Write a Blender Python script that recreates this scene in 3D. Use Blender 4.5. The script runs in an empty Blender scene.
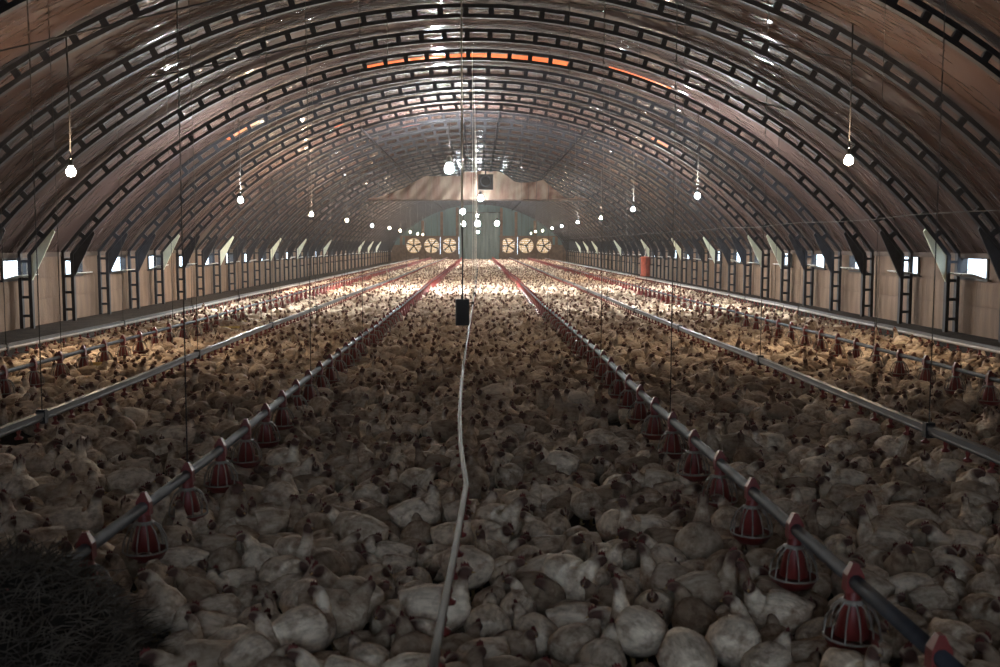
import bpy, math, random
import numpy as np
from mathutils import Vector, Matrix, noise as mnoise

random.seed(11)
rng = np.random.default_rng(7)
PI = math.pi
SC = bpy.context.scene
COL = SC.collection

# ------------------------------------------------------------------ camera
EYE = 1.88
F_PX, YAW, PITCH = 1000.0, 0.021, 0.0883
cd = bpy.data.cameras.new('camera')
cam = bpy.data.objects.new('camera', cd)
COL.objects.link(cam)
cam.location = (0, 0, EYE)
cam.rotation_euler = (PI / 2 - PITCH, 0, -YAW)
cd.sensor_width = 36.0
cd.lens = 36.0 * F_PX / 1000.0
cd.clip_start, cd.clip_end = 0.05, 400
cd.dof.use_dof = True
cd.dof.focus_distance = 22.0
cd.dof.aperture_fstop = 4.0
SC.camera = cam

# ------------------------------------------------------------------ world, exposure
w = bpy.data.worlds.new('world')
SC.world = w
w.use_nodes = True
bg = w.node_tree.nodes['Background']
bg.inputs['Color'].default_value = (0.66, 0.82, 1.0, 1)
bg.inputs['Strength'].default_value = 3.2
vs = SC.view_settings
vs.view_transform = 'Standard'
vs.look = 'None'
vs.exposure = 0.6
vs.gamma = 1.0
vs.use_curve_mapping = False
SC.cycles.max_bounces = 6
SC.cycles.diffuse_bounces = 3
SC.cycles.glossy_bounces = 2
SC.cycles.transmission_bounces = 3
SC.cycles.volume_bounces = 0
SC.cycles.transparent_max_bounces = 6
SC.cycles.sample_clamp_indirect = 4.0
LAMP_W = 6500.0
FLOOD_W = 26000.0

# ------------------------------------------------------------------ helpers
class MB:
    """collects shapes, builds ONE mesh object"""
    def __init__(self):
        self.v, self.f, self.m, self.s = [], [], [], []
    def add(self, verts, faces, mi=0, smooth=False):
        o = len(self.v)
        self.v.extend([tuple(p) for p in verts])
        for f in faces:
            self.f.append([o + i for i in f]); self.m.append(mi); self.s.append(smooth)
        return self
    def box(self, x0, x1, y0, y1, z0, z1, mi=0):
        v = [(x, y, z) for z in (z0, z1) for y in (y0, y1) for x in (x0, x1)]
        return self.add(v, [(0, 2, 3, 1), (4, 5, 7, 6), (0, 1, 5, 4), (2, 6, 7, 3), (0, 4, 6, 2), (1, 3, 7, 5)], mi)
    def tube(self, pts, r, n=8, mi=0, caps=True, up=(0, 0, 1)):
        pts = [Vector(p) for p in pts]
        rs = r if isinstance(r, (list, tuple)) else [r] * len(pts)
        vs_, fs = [], []
        for i, p in enumerate(pts):
            t = (pts[min(i + 1, len(pts) - 1)] - pts[max(i - 1, 0)]).normalized()
            u = Vector(up)
            if abs(t.dot(u)) > .95: u = Vector((1, 0, 0))
            a = t.cross(u).normalized(); b = a.cross(t)
            for k in range(n):
                an = 2 * PI * k / n
                vs_.append(p + (a * math.cos(an) + b * math.sin(an)) * rs[i])
        for i in range(len(pts) - 1):
            for k in range(n):
                k2 = (k + 1) % n
                fs.append((i * n + k, i * n + k2, (i + 1) * n + k2, (i + 1) * n + k))
        if caps:
            fs.append(tuple(range(n - 1, -1, -1)))
            fs.append(tuple((len(pts) - 1) * n + k for k in range(n)))
        return self.add(vs_, fs, mi, True)
    def lathe(self, prof, n=16, c=(0, 0, 0), mi=0, axis='Z'):
        vs_, fs = [], []
        for r, z in prof:
            for k in range(n):
                a = 2 * PI * k / n
                p = (r * math.cos(a), r * math.sin(a), z)
                if axis == 'Y': p = (p[0], p[2], p[1])
                vs_.append((p[0] + c[0], p[1] + c[1], p[2] + c[2]))
        for i in range(len(prof) - 1):
            for k in range(n):
                k2 = (k + 1) % n
                fs.append((i * n + k, i * n + k2, (i + 1) * n + k2, (i + 1) * n + k))
        return self.add(vs_, fs, mi, True)
    def prism_y(self, xz, y0, y1, mi=0):
        n = len(xz)
        v = [(x, y0, z) for x, z in xz] + [(x, y1, z) for x, z in xz]
        fs = [tuple(range(n)), tuple(range(2 * n - 1, n - 1, -1))]
        for k in range(n):
            k2 = (k + 1) % n
            fs.append((k, k + n, k2 + n, k2))
        return self.add(v, fs, mi)
    def ribbon(self, pts, wr, wy, mi=0):
        """square bar following xz points, wr wide in the plane, wy deep in y"""
        P = [Vector((p[0], p[1])) for p in pts]
        vs_, fs = [], []
        for i, p in enumerate(P):
            t = (P[min(i + 1, len(P) - 1)] - P[max(i - 1, 0)]).normalized()
            nn = Vector((-t.y, t.x))
            for s, yy in ((-1, -1), (1, -1), (1, 1), (-1, 1)):
                q = p + nn * s * wr / 2
                vs_.append((q.x, yy * wy / 2, q.y))
        for i in range(len(P) - 1):
            for k in range(4):
                k2 = (k + 1) % 4
                fs.append((i * 4 + k, i * 4 + k2, i * 4 + 4 + k2, i * 4 + 4 + k))
        fs.append((3, 2, 1, 0)); e = (len(P) - 1) * 4
        fs.append((e, e + 1, e + 2, e + 3))
        return self.add(vs_, fs, mi)
    def mesh(self, name, mats):
        me = bpy.data.meshes.new(name)
        me.from_pydata(self.v, [], self.f)
        me.polygons.foreach_set('material_index', self.m)
        me.polygons.foreach_set('use_smooth', self.s)
        for m in (mats if isinstance(mats, (list, tuple)) else [mats]): me.materials.append(m)
        me.update()
        return me
    def build(self, name, mats, parent=None, loc=(0, 0, 0), rz=0):
        return obj(name, self.mesh(name, mats), parent, loc, rz)

def obj(name, me, parent=None, loc=(0, 0, 0), rz=0):
    o = bpy.data.objects.new(name, me)
    COL.objects.link(o)
    o.location = loc
    o.rotation_euler = (0, 0, rz)
    if parent: o.parent = parent
    return o
def tag(o, label=None, cat=None, group=None, kind=None):
    if label: o['label'] = label
    if cat: o['category'] = cat
    if group: o['group'] = group
    if kind: o['kind'] = kind
    return o
def thing(name, label, cat, loc=(0, 0, 0), rz=0, group=None):
    o = bpy.data.objects.new(name, None)
    COL.objects.link(o)
    o.location = loc
    o.rotation_euler = (0, 0, rz)
    o.empty_display_size = .1
    return tag(o, label, cat, group)

ORD = ['first', 'second', 'third', 'fourth', 'fifth', 'sixth', 'seventh', 'eighth', 'ninth', 'tenth', 'eleventh', 'twelfth', 'thirteenth',
       'fourteenth', 'fifteenth', 'sixteenth', 'seventeenth', 'eighteenth', 'nineteenth', 'twentieth']
TENS = {20: 'twenty', 30: 'thirty', 40: 'forty', 50: 'fifty'}
TENTH = {30: 'thirtieth', 40: 'fortieth', 50: 'fiftieth'}
def ordinal(n):
    if n <= 20: return ORD[n - 1]
    if n % 10 == 0: return TENTH[n]
    return TENS[n - n % 10] + '-' + ORD[n % 10 - 1]
# ------------------------------------------------------------------ materials
def mat(name, col, rough=.7, metal=0., spec=.4, var=.25, scale=6., bump=0., bscale=40., stretch=(1, 1, 1), col2=None,
        coat=0., translucent=0., rand=0., emit=None, es=0.):
    m = bpy.data.materials.new(name)
    m.use_nodes = True
    nt = m.node_tree; N, L = nt.nodes, nt.links
    b = N['Principled BSDF']
    b.inputs['Roughness'].default_value = rough
    b.inputs['Metallic'].default_value = metal
    b.inputs['Specular IOR Level'].default_value = spec
    b.inputs['Coat Weight'].default_value = coat
    tc = N.new('ShaderNodeTexCoord')
    mp = N.new('ShaderNodeMapping'); mp.inputs['Scale'].default_value = stretch
    L.new(tc.outputs['Object'], mp.inputs['Vector'])
    nz = N.new('ShaderNodeTexNoise'); nz.inputs['Scale'].default_value = scale; nz.inputs['Detail'].default_value = 4
    L.new(mp.outputs[0], nz.inputs['Vector'])
    cr = N.new('ShaderNodeValToRGB')
    c2 = col2 or tuple(c * (1 - var) for c in col)
    cr.color_ramp.elements[0].position = .35; cr.color_ramp.elements[0].color = (*c2, 1)
    cr.color_ramp.elements[1].position = .65; cr.color_ramp.elements[1].color = (*col, 1)
    L.new(nz.outputs['Fac'], cr.inputs['Fac'])
    L.new(cr.outputs['Color'], b.inputs['Base Color'])
    if bump:
        n2 = N.new('ShaderNodeTexNoise'); n2.inputs['Scale'].default_value = bscale; n2.inputs['Detail'].default_value = 3
        L.new(mp.outputs[0], n2.inputs['Vector'])
        bp = N.new('ShaderNodeBump'); bp.inputs['Strength'].default_value = bump; bp.inputs['Distance'].default_value = .02
        L.new(n2.outputs['Fac'], bp.inputs['Height']); L.new(bp.outputs[0], b.inputs['Normal'])
    if translucent:
        t = N.new('ShaderNodeBsdfTranslucent'); L.new(cr.outputs['Color'], t.inputs['Color'])
        mx = N.new('ShaderNodeMixShader'); mx.inputs[0].default_value = translucent
        L.new(b.outputs[0], mx.inputs[1]); L.new(t.outputs[0], mx.inputs[2])
        L.new(mx.outputs[0], N['Material Output'].inputs['Surface'])
    if emit:
        b.inputs['Emission Color'].default_value = (*emit, 1)
        b.inputs['Emission Strength'].default_value = es
    return m

M = {}
M['steel'] = mat('dark_steel', (.030, .031, .038), .65, .2, .3, .4, 5)
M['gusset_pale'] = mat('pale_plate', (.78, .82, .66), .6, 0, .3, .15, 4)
M['galv'] = mat('galvanised_pipe', (.055, .062, .078), .65, .2, .3, .35, 9)
M['rail'] = mat('grey_rail', (.085, .086, .092), .5, .2, .4, .25, 7)
M['pvc2'] = mat('dull_pipe', (.14, .125, .11), .6, 0, .3, .3, 5)
M['pvc'] = mat('pale_pipe', (.36, .335, .295), .5, 0, .4, .3, 5)
M['red'] = mat('red_plastic', (.20, .026, .022), .45, 0, .4, .3, 12)
M['grille'] = mat('pale_plastic', (.30, .26, .22), .55, 0, .3, .3, 12)
M['black'] = mat('black_plastic', (.013, .014, .018), .5, 0, .4, .3, 10)
M['cord'] = mat('cord', (.07, .062, .058), .8, 0, .2, .3, 20)
M['cord_pale'] = mat('pale_cord', (.62, .58, .50), .8, 0, .2, .2, 20)
M['litter'] = mat('litter', (.042, .032, .026), .95, 0, .1, .5, 3, .6, 30)
M['panel'] = mat('wall_board', (.215, .14, .095), .8, 0, .25, .35, 1.2, .5, 9, (1, 3.5, .35))
M['panel_b'] = mat('wall_sheet', (.195, .125, .085), .75, 0, .3, .3, 1.0, .5, 9, (1, 3.5, .35))
M['eave'] = mat('eave_beam', (.12, .09, .075), .8, 0, .2, .3, 2)
M['flap'] = mat('white_flap', (.78, .79, .76), .5, 0, .3, .1, 3)
M['frame'] = mat('inlet_frame', (.06, .058, .06), .6, 0, .3, .3, 6)
M['teal'] = mat('teal_sheet', (.075, .125, .13), .7, 0, .3, .35, .8, .4, 4, (3, 1, .3))
M['curtain'] = mat('grey_green_curtain', (.15, .19, .18), .75, 0, .3, .4, 1.1, .5, 3, (3, 1, .25))
M['timber'] = mat('brown_timber', (.13, .085, .06), .8, 0, .25, .35, 3, .3, 20)
M['fanwood'] = mat('fan_housing', (.13, .08, .055), .75, 0, .25, .35, 3)
M['shutter'] = mat('cream_shutter', (.66, .48, .29), .7, 0, .2, .2, 2.5, translucent=.75)
M['blade'] = mat('fan_blade', (.05, .04, .035), .6, .3, .3, .3, 5)
M['tarp'] = mat('canvas_tarp', (.21, .165, .13), .85, 0, .2, .35, .9, .4, 5, (2, 1, .5), col2=(.12, .065, .05))
M['orange'] = mat('orange_film', (.85, .13, .03), .4, 0, .4, .35, 2.2, .4, 10, translucent=.55)
M['drum'] = mat('rusty_red_drum', (.26, .06, .04), .6, 0, .3, .45, 5)
M['tray'] = mat('yellow_tray', (.62, .46, .16), .6, 0, .3, .25, 6)
M['straw'] = mat('dark_straw', (.10, .078, .06), .9, 0, .15, .5, 8)
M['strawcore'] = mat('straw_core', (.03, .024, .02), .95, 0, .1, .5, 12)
M['purlin'] = mat('purlin_black', (.014, .014, .017), .9, 0, .05, .3, 5)
M['socket'] = mat('socket', (.05, .05, .05), .6, 0, .3, .2, 5)
M['bulb_warm'] = mat('bulb_warm', (1, .9, .75), .3, emit=(1, .80, .56), es=60)
M['bulb_cool'] = mat('bulb_cool', (.9, .97, 1), .3, emit=(.80, .95, 1), es=90)

# wrinkled plastic roof film
def film():
    m = bpy.data.materials.new('roof_film'); m.use_nodes = True
    nt = m.node_tree; N, L = nt.nodes, nt.links
    b = N['Principled BSDF']
    tc = N.new('ShaderNodeTexCoord')
    nz = N.new('ShaderNodeTexNoise'); nz.inputs['Scale'].default_value = .55; nz.inputs['Detail'].default_value = 5
    L.new(tc.outputs['Object'], nz.inputs['Vector'])
    cr = N.new('ShaderNodeValToRGB')
    e = cr.color_ramp.elements
    e[0].position = .3; e[0].color = (.050, .030, .027, 1)
    e[1].position = .7; e[1].color = (.084, .052, .044, 1)
    n = cr.color_ramp.elements.new(.82); n.color = (.15, .055, .03, 1)
    L.new(nz.outputs['Fac'], cr.inputs['Fac']); L.new(cr.outputs['Color'], b.inputs['Base Color'])
    b.inputs['Roughness'].default_value = .8
    b.inputs['Specular IOR Level'].default_value = .1
    b.inputs['Coat Weight'].default_value = .5
    b.inputs['Coat Roughness'].default_value = .085
    mp = N.new('ShaderNodeMapping'); mp.inputs['Scale'].default_value = (1.5, 6.4, 1.5)
    L.new(tc.outputs['Object'], mp.inputs['Vector'])
    n2 = N.new('ShaderNodeTexNoise'); n2.inputs['Scale'].default_value = 1.5; n2.inputs['Detail'].default_value = 0
    L.new(mp.outputs[0], n2.inputs['Vector'])
    bp = N.new('ShaderNodeBump'); bp.inputs['Strength'].default_value = 1.0; bp.inputs['Distance'].default_value = .085
    n4 = N.new('ShaderNodeTexNoise'); n4.inputs['Scale'].default_value = .7; n4.inputs['Detail'].default_value = 1
    L.new(tc.outputs['Object'], n4.inputs['Vector'])
    mr = N.new('ShaderNodeMapRange'); mr.interpolation_type = 'SMOOTHSTEP'
    mr.inputs['From Min'].default_value = .42; mr.inputs['From Max'].default_value = .80
    L.new(n2.outputs['Fac'], mr.inputs['Value'])
    mr2 = N.new('ShaderNodeMapRange'); mr2.interpolation_type = 'SMOOTHSTEP'
    mr2.inputs['From Min'].default_value = .34; mr2.inputs['From Max'].default_value = .60
    L.new(n4.outputs['Fac'], mr2.inputs['Value'])
    mm = N.new('ShaderNodeMath'); mm.operation = 'MULTIPLY'
    L.new(mr.outputs[0], mm.inputs[0]); L.new(mr2.outputs[0], mm.inputs[1])
    L.new(mm.outputs[0], bp.inputs['Height'])
    L.new(bp.outputs[0], b.inputs['Coat Normal'])
    return m
M['film'] = film()

# chicken feathers: the face is reddish brown (attribute), plumage soiled here and there
def feathers():
    m = bpy.data.materials.new('feathers'); m.use_nodes = True
    nt = m.node_tree; N, L = nt.nodes, nt.links
    b = N['Principled BSDF']; b.inputs['Roughness'].default_value = .85; b.inputs['Specular IOR Level'].default_value = .15
    tc = N.new('ShaderNodeTexCoord'); oi = N.new('ShaderNodeObjectInfo')
    ad = N.new('ShaderNodeVectorMath'); ad.operation = 'ADD'
    sc_ = N.new('ShaderNodeMath'); sc_.operation = 'MULTIPLY'; sc_.inputs[1].default_value = 50
    L.new(oi.outputs['Random'], sc_.inputs[0]); L.new(tc.outputs['Object'], ad.inputs[0]); L.new(sc_.outputs[0], ad.inputs[1])
    n1 = N.new('ShaderNodeTexNoise'); n1.inputs['Scale'].default_value = 16; n1.inputs['Detail'].default_value = 5
    n1.inputs['Roughness'].default_value = .65
    L.new(ad.outputs[0], n1.inputs['Vector'])
    cr = N.new('ShaderNodeValToRGB'); e = cr.color_ramp.elements
    e[0].position = .30; e[0].color = (.32, .205, .145, 1)
    e[1].position = .54; e[1].color = (.83, .71, .585, 1)
    L.new(n1.outputs['Fac'], cr.inputs['Fac'])
    cr2 = N.new('ShaderNodeValToRGB'); e = cr2.color_ramp.elements
    e[0].position = 0; e[0].color = (.42, .36, .31, 1)
    e[1].position = .75; e[1].color = (1.05, 1.03, .98, 1)
    L.new(oi.outputs['Random'], cr2.inputs['Fac'])
    mu = N.new('ShaderNodeMix'); mu.data_type = 'RGBA'; mu.blend_type = 'MULTIPLY'; mu.inputs[0].default_value = 1
    L.new(cr.outputs['Color'], mu.inputs[6]); L.new(cr2.outputs['Color'], mu.inputs[7])
    at = N.new('ShaderNodeAttribute'); at.attribute_name = 'face'
    mf = N.new('ShaderNodeMix'); mf.data_type = 'RGBA'
    L.new(at.outputs['Fac'], mf.inputs[0]); L.new(mu.outputs[2], mf.inputs[6]); mf.inputs[7].default_value = (.10, .052, .042, 1)
    n3 = N.new('ShaderNodeTexNoise'); n3.inputs['Scale'].default_value = 55; n3.inputs['Detail'].default_value = 2
    mp3 = N.new('ShaderNodeMapping'); mp3.inputs['Scale'].default_value = (.3, 1, 1)
    L.new(ad.outputs[0], mp3.inputs['Vector']); L.new(mp3.outputs[0], n3.inputs['Vector'])
    cr3 = N.new('ShaderNodeValToRGB'); e = cr3.color_ramp.elements
    e[0].position = .36; e[0].color = (.80, .77, .73, 1); e[1].position = .6; e[1].color = (1.04, 1.04, 1.03, 1)
    L.new(n3.outputs['Fac'], cr3.inputs['Fac'])
    mu3 = N.new('ShaderNodeMix'); mu3.data_type = 'RGBA'; mu3.blend_type = 'MULTIPLY'; mu3.inputs[0].default_value = 1
    L.new(mf.outputs[2], mu3.inputs[6]); L.new(cr3.outputs['Color'], mu3.inputs[7])
    L.new(mu3.outputs[2], b.inputs['Base Color'])
    mp = N.new('ShaderNodeMapping'); mp.inputs['Scale'].default_value = (.45, 1, 1)
    L.new(ad.outputs[0], mp.inputs['Vector'])
    n2 = N.new('ShaderNodeTexNoise'); n2.inputs['Scale'].default_value = 75; n2.inputs['Detail'].default_value = 2
    L.new(mp.outputs[0], n2.inputs['Vector'])
    bp = N.new('ShaderNodeBump'); bp.inputs['Strength'].default_value = .7; bp.inputs['Distance'].default_value = .012
    L.new(n2.outputs['Fac'], bp.inputs['Height']); L.new(bp.outputs[0], b.inputs['Normal'])
    return m
M['feather'] = feathers()
M['comb'] = mat('comb_red', (.15, .03, .026), .6, 0, .3, .3, 40)
M['beak'] = mat('beak_horn', (.45, .27, .10), .5, 0, .3, .2, 40)
M['shank'] = mat('yellow_shank', (.48, .33, .14), .7, 0, .2, .3, 40)

# ------------------------------------------------------------------ the barn's dimensions
BAY = 2.33
SKEW = 0.048                  # the arches stand slightly askew to the long axis
HALF = 10.0                   # inner chord of the posts
WALLX = 10.32
EAVE = 1.62
R_OUT, CZ = 12.98, -6.30      # outer chord of the arch
R_IN = R_OUT - .20
Y0, Y1 = -3.0, 117.0
def roof_z(x, r=R_OUT + .05): return CZ + math.sqrt(max(r * r - x * x, 0.))
A_E = math.asin(10.33 / (R_OUT + .05))

# ------------------------------------------------------------------ structure: floor, walls, ceiling
o = MB().box(-11, 11, Y0, Y1 + .5, -.2, 0).build('floor', M['litter']); tag(o, 'dark brown litter floor of the barn', 'floor', kind='structure')

# translucent orange repairs in the roof: (y0, y1, x0, x1)
PATCH = [(26.2, 26.8, -2.9, 2.4), (25.6, 26.1, 3.3, 4.9), (39.2, 39.7, -3.0, -2.2), (27.9, 28.3, -6.9, -5.9),
         (46.6, 47.0, 3.6, 4.4), (34.0, 34.4, -4.9, -4.4), (33.5, 33.9, 5.6, 6.2), (42.0, 42.4, -5.6, -4.9),
         (58.6, 59.2, -3.6, -2.2)]
NA = 72
DY = .1
ny = int(round((Y1 - Y0) / DY))
angs = np.linspace(-A_E, A_E, NA + 1)
def film_pt(a, y):
    # film sags a little between the arches and ripples
    x = math.sin(a) * R_OUT
    ph = ((y - SKEW * x) / BAY - 9.875) % 1.0
    s = math.sin(PI * ph)
    r = R_OUT + .085 + .015 * s * s + .018 * mnoise.noise((a * 9, y * 2.3, 1.3)) + .012 * mnoise.noise((a * 5, y * 7.5, 7.7))
    return (math.sin(a) * r, y, CZ + math.cos(a) * r)
verts, faces, pf = [], [], {k: [] for k in range(len(PATCH))}
for j in range(ny + 1):
    y = Y0 + j * DY
    for i in range(NA + 1): verts.append(film_pt(angs[i], y))
for j in range(ny):
    y = Y0 + (j + .5) * DY
    for i in range(NA):
        a = (angs[i] + angs[i + 1]) / 2; x = math.sin(a) * R_OUT
        q = (j * (NA + 1) + i, j * (NA + 1) + i + 1, (j + 1) * (NA + 1) + i + 1, (j + 1) * (NA + 1) + i)
        hit = None
        for k, (a0, a1, b0, b1) in enumerate(PATCH):
            if a0 < y < a1 and b0 < x < b1: hit = k
        if hit is None: faces.append(q)
        else: pf[hit].append(q)
ceil = MB().add(verts, faces, 0, True).build('ceiling', M['film'])
tag(ceil, 'arched ceiling of wrinkled shiny brown plastic film', 'ceiling', kind='structure')
for k, fs in pf.items():
    if not fs: continue
    ids = sorted({i for f in fs for i in f}); re = {v: n for n, v in enumerate(ids)}
    p = MB().add([verts[i] for i in ids], [[re[i] for i in f] for f in fs], 0, True).build('orange_patch', M['orange'], ceil)
    p['label'] = 'orange translucent repair strip in the roof film'

# side walls: boards between the posts below, a band with air inlets above
WIN_W, WZ0, WZ1 = 1.12, 1.19, 1.58
win = {-1: [21.9 + 3.2 * k for k in range(-7, 30)], 1: [20.1 + 3.2 * k for k in range(-6, 30)]}
board_mesh = {}
for z0, z1 in ((0, .60), (.615, 1.10)):
    mb = MB()
    n = 12
    vs_, fs = [], []
    for zi in range(4):
        for i in range(n + 1):
            yy = .01 + (BAY - .02) * i / n
            zz = z0 + (z1 - z0) * zi / 3
            d = .018 * mnoise.noise((yy * 2.1, zz * .6, z0 + 3)) + .012 * mnoise.noise((yy * 6, zz * .5, 9))
            if zi in (0, 3): d -= .012
            if i in (0, n): d -= .015
            vs_.append((d, yy, zz))
    for zi in range(3):
        for i in range(n):
            fs.append((zi * (n + 1) + i, zi * (n + 1) + i + 1, (zi + 1) * (n + 1) + i + 1, (zi + 1) * (n + 1) + i))
    mb.add(vs_, fs, 0, True)
    board_mesh[z0] = mb.mesh('wall_board', M['panel'])
for side, nm in ((-1, 'left'), (1, 'right')):
    WZ0, WZ1 = (1.13, 1.54) if side < 0 else (1.19, 1.60)
    mb = MB()
    x0, x1 = sorted((side * WALLX, side * (WALLX + .12)))
    mb.box(x0 + side * .05, x1 + side * .05, Y0, Y1, 0, WZ0 - .02)
    ys = [Y0]
    for y in win[side]:
        if Y0 + .2 < y < Y1 - 1.4: ys += [y, y + WIN_W]
    ys.append(Y1)
    for i in range(0, len(ys) - 1, 2): mb.box(x0, x1, ys[i], ys[i + 1], WZ0 - .02, WZ1 + .02)
    for i in range(1, len(ys) - 1, 2): mb.box(x0, x1, ys[i], ys[i + 1], WZ0 - .02, WZ0)
    mb.box(x0, x1, Y0, Y1, WZ1 + .02, EAVE + .06)
    wl = mb.build('wall_' + nm, M['panel_b'])
    tag(wl, 'low brown sheeted %s side wall behind the posts' % nm, 'wall', kind='structure')
    for n in range(-12, 42):
        y = (9.875 + n) * BAY + SKEW * side * 10
        if y < Y0 or y + BAY > Y1: continue
        for z0 in board_mesh:
            b = obj('wall_board', board_mesh[z0], wl)
            b.location = (side * (WALLX + .012), y, 0)
            if side > 0: b.scale = (-1, 1, 1)
    e = MB().box(*sorted((side * (WALLX - .10), side * (WALLX + .02))), Y0, Y1, EAVE - .02, EAVE + .09).build('trim_1' if side < 0 else 'trim_2', M['eave'])
    tag(e, 'dark eave board running along the %s wall' % nm, 'trim', kind='structure')
    k_ = 0
    for wy in win[side]:
        if not (Y0 + .2 < wy < Y1 - 1.4): continue
        k_ += 1
        mb = MB()
        t = .05
        xa, xb = sorted((side * (WALLX - .03), side * (WALLX + .13)))
        mb.box(xa, xb, wy - t, wy + .012, WZ0 - t, WZ1 + t)
        mb.box(xa, xb, wy + WIN_W - .012, wy + WIN_W + t, WZ0 - t, WZ1 + t)
        mb.box(xa, xb, wy, wy + WIN_W, WZ0 - t, WZ0 + .01)
        mb.box(xa, xb, wy, wy + WIN_W, WZ1 - .01, WZ1 + t)
        # rounded corners
        for cy, sy in ((wy + .012, 1), (wy + WIN_W - .012, -1)):
            for cz, sz in ((WZ0 + .01, 1), (WZ1 - .01, -1)):
                rr = .09
                pts = [(cy, cz)] + [(cy + sy * rr * (1 - math.sin(q)), cz + sz * rr * (1 - math.cos(q))) for q in np.linspace(0, PI / 2, 5)]
                v = [(xa + .03, p[0], p[1]) for p in pts] + [(xb - .03, p[0], p[1]) for p in pts]
                m_ = len(pts)
                mb.add(v, [tuple(range(m_)), tuple(range(2 * m_ - 1, m_ - 1, -1))] + [(q, (q + 1) % m_, (q + 1) % m_ + m_, q + m_) for q in range(m_)])
        wi = mb.build('window_%d' % (k_ + (0 if side < 0 else 40)), M['frame'])
        nv = sum(1 for q in win[side] if 20 <= q <= wy)
        tag(wi, 'bright air inlet window in the %s wall, %s' % (nm, ordinal(nv) + ' from the front' if nv else 'beside the near end of the barn'), 'window', kind='structure')
        # flap: hinged at the bottom, tilted into the room
        tilt = [.22, .30, .12, .26, .18, .34, .15][(k_ * 3 + (side > 0)) % 7]
        xi = side * (WALLX - .03); xo = side * (WALLX - .03 - .27)
        v = [(xi, wy + .02, WZ0), (xo, wy + .02, WZ0 + tilt * .3), (xo, wy + WIN_W - .02, WZ0 + tilt * .3), (xi, wy + WIN_W - .02, WZ0)]
        v += [(p[0], p[1], p[2] + .018) for p in v]
        fl = MB().add(v, [(0, 1, 2, 3), (7, 6, 5, 4), (0, 4, 5, 1), (1, 5, 6, 2), (2, 6, 7, 3), (3, 7, 4, 0)]).build('flap', M['flap'], wi)
        fl['label'] = 'white flap tilted into the room'
        MB().tube([(xi + side * .06, wy + .25, WZ1), (xo, wy + .62, WZ0 + .03)], .008, 5).build('stay_rod', M['steel'], wi)

# far end wall: arch of teal sheeting on brown posts, fan band left open
FY = 116.6
fan_x = [-7.55, -5.5, -3.45, 3.4, 5.5, 7.55]
FZ, FR, FB = 1.80, .86, 1.0
mb = MB()
dx = .2
x = -10.5
while x < 10.49:
    xm = x + dx / 2
    top = roof_z(x + dx / 2) + .15
    if 2.4 < abs(xm) < 8.6:
        mb.box(x, x + dx, FY, FY + .15, 0, FZ - FB, 1); mb.box(x, x + dx, FY, FY + .15, FZ + FB, top, 0)
    else:
        mb.box(x, x + dx, FY, FY + .15, 0, 1.9 if abs(xm) > 8 else .9, 1); mb.box(x, x + dx, FY, FY + .15, 1.9 if abs(xm) > 8 else .9, top, 0)
    x += dx
we = mb.build('wall_far', [M['teal'], M['timber']])
tag(we, 'far end wall of dark teal sheeting above brown boards', 'wall', kind='structure')
for xx in (-9.0, -6.5, -4.3, -2.5, 2.6, 4.3, 6.5, 9.0):
    MB().box(xx - .16, xx + .16, FY - .14, FY, 0, roof_z(xx) - .3).build('wall_post', M['timber'], we)
MB().box(-9.2, 9.2, FY - .10, FY, FZ + FB, FZ + FB + .14).build('rail', M['timber'], we)
# near end wall behind the camera with the open door
mb = MB()
x = -10.5
while x < 10.49:
    xm = x + dx / 2; top = roof_z(xm) + .15
    mb.box(x, x + dx, Y0 - .15, Y0, 3.5 if abs(xm) < 1.5 else 0, top)
    x += dx
wn = mb.build('wall_near', M['panel_b']); tag(wn, 'near end wall with a wide open doorway', 'wall', kind='structure')

# ------------------------------------------------------------------ arch trusses
def arc(r, a0, a1, n): return [(math.sin(a) * r, CZ + math.cos(a) * r) for a in np.linspace(a0, a1, n)]
XO = HALF + .22
ao = math.asin(XO / R_OUT)
ai = math.acos((EAVE - .02 - CZ) / R_IN)
ai = math.asin(HALF / R_IN)
outer = [(-XO, .02)] + [(-XO, EAVE * .5)] + arc(R_OUT, -ao, ao, 57) + [(XO, EAVE * .5), (XO, .02)]
inner = [(-HALF, .02)] + [(-HALF, EAVE * .5)] + arc(R_IN, -ai, ai, 57) + [(HALF, EAVE * .5), (HALF, .02)]
me_outer = MB().ribbon(outer, .075, .11).mesh('outer_chord', M['steel'])
me_inner = MB().ribbon(inner, .075, .11).mesh('inner_chord', M['steel'])
NSP = 44
sp_ang = [(-ai + .02) + (2 * ai - .04) * (k + .5) / NSP for k in range(NSP)]
spb = MB().box(-.055, .055, -.04, .04, R_IN - .02, R_OUT + .02)
me_sp = spb.mesh('spacer', M['steel'])
me_rung = MB().box(HALF - .02, XO + .02, -.035, .035, -.03, .03).mesh('rung', M['steel'])
rung_z = (.30, .72, 1.12, 1.52)
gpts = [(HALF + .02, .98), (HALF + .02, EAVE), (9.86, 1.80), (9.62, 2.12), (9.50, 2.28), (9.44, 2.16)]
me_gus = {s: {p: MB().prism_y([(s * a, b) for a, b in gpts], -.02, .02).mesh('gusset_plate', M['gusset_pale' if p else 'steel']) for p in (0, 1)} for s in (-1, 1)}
joined = MB()
for a in sp_ang:
    c, s = math.cos(a), math.sin(a)
    o_ = [(x * c + z * s, y, -x * s + z * c + CZ) for x, y, z in spb.v]
    joined.add(o_, spb.f)
me_spall = joined.mesh('spacer', M['steel'])
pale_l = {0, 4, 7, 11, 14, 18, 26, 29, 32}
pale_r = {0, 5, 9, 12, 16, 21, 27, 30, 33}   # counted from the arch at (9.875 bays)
ribs = []
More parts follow.
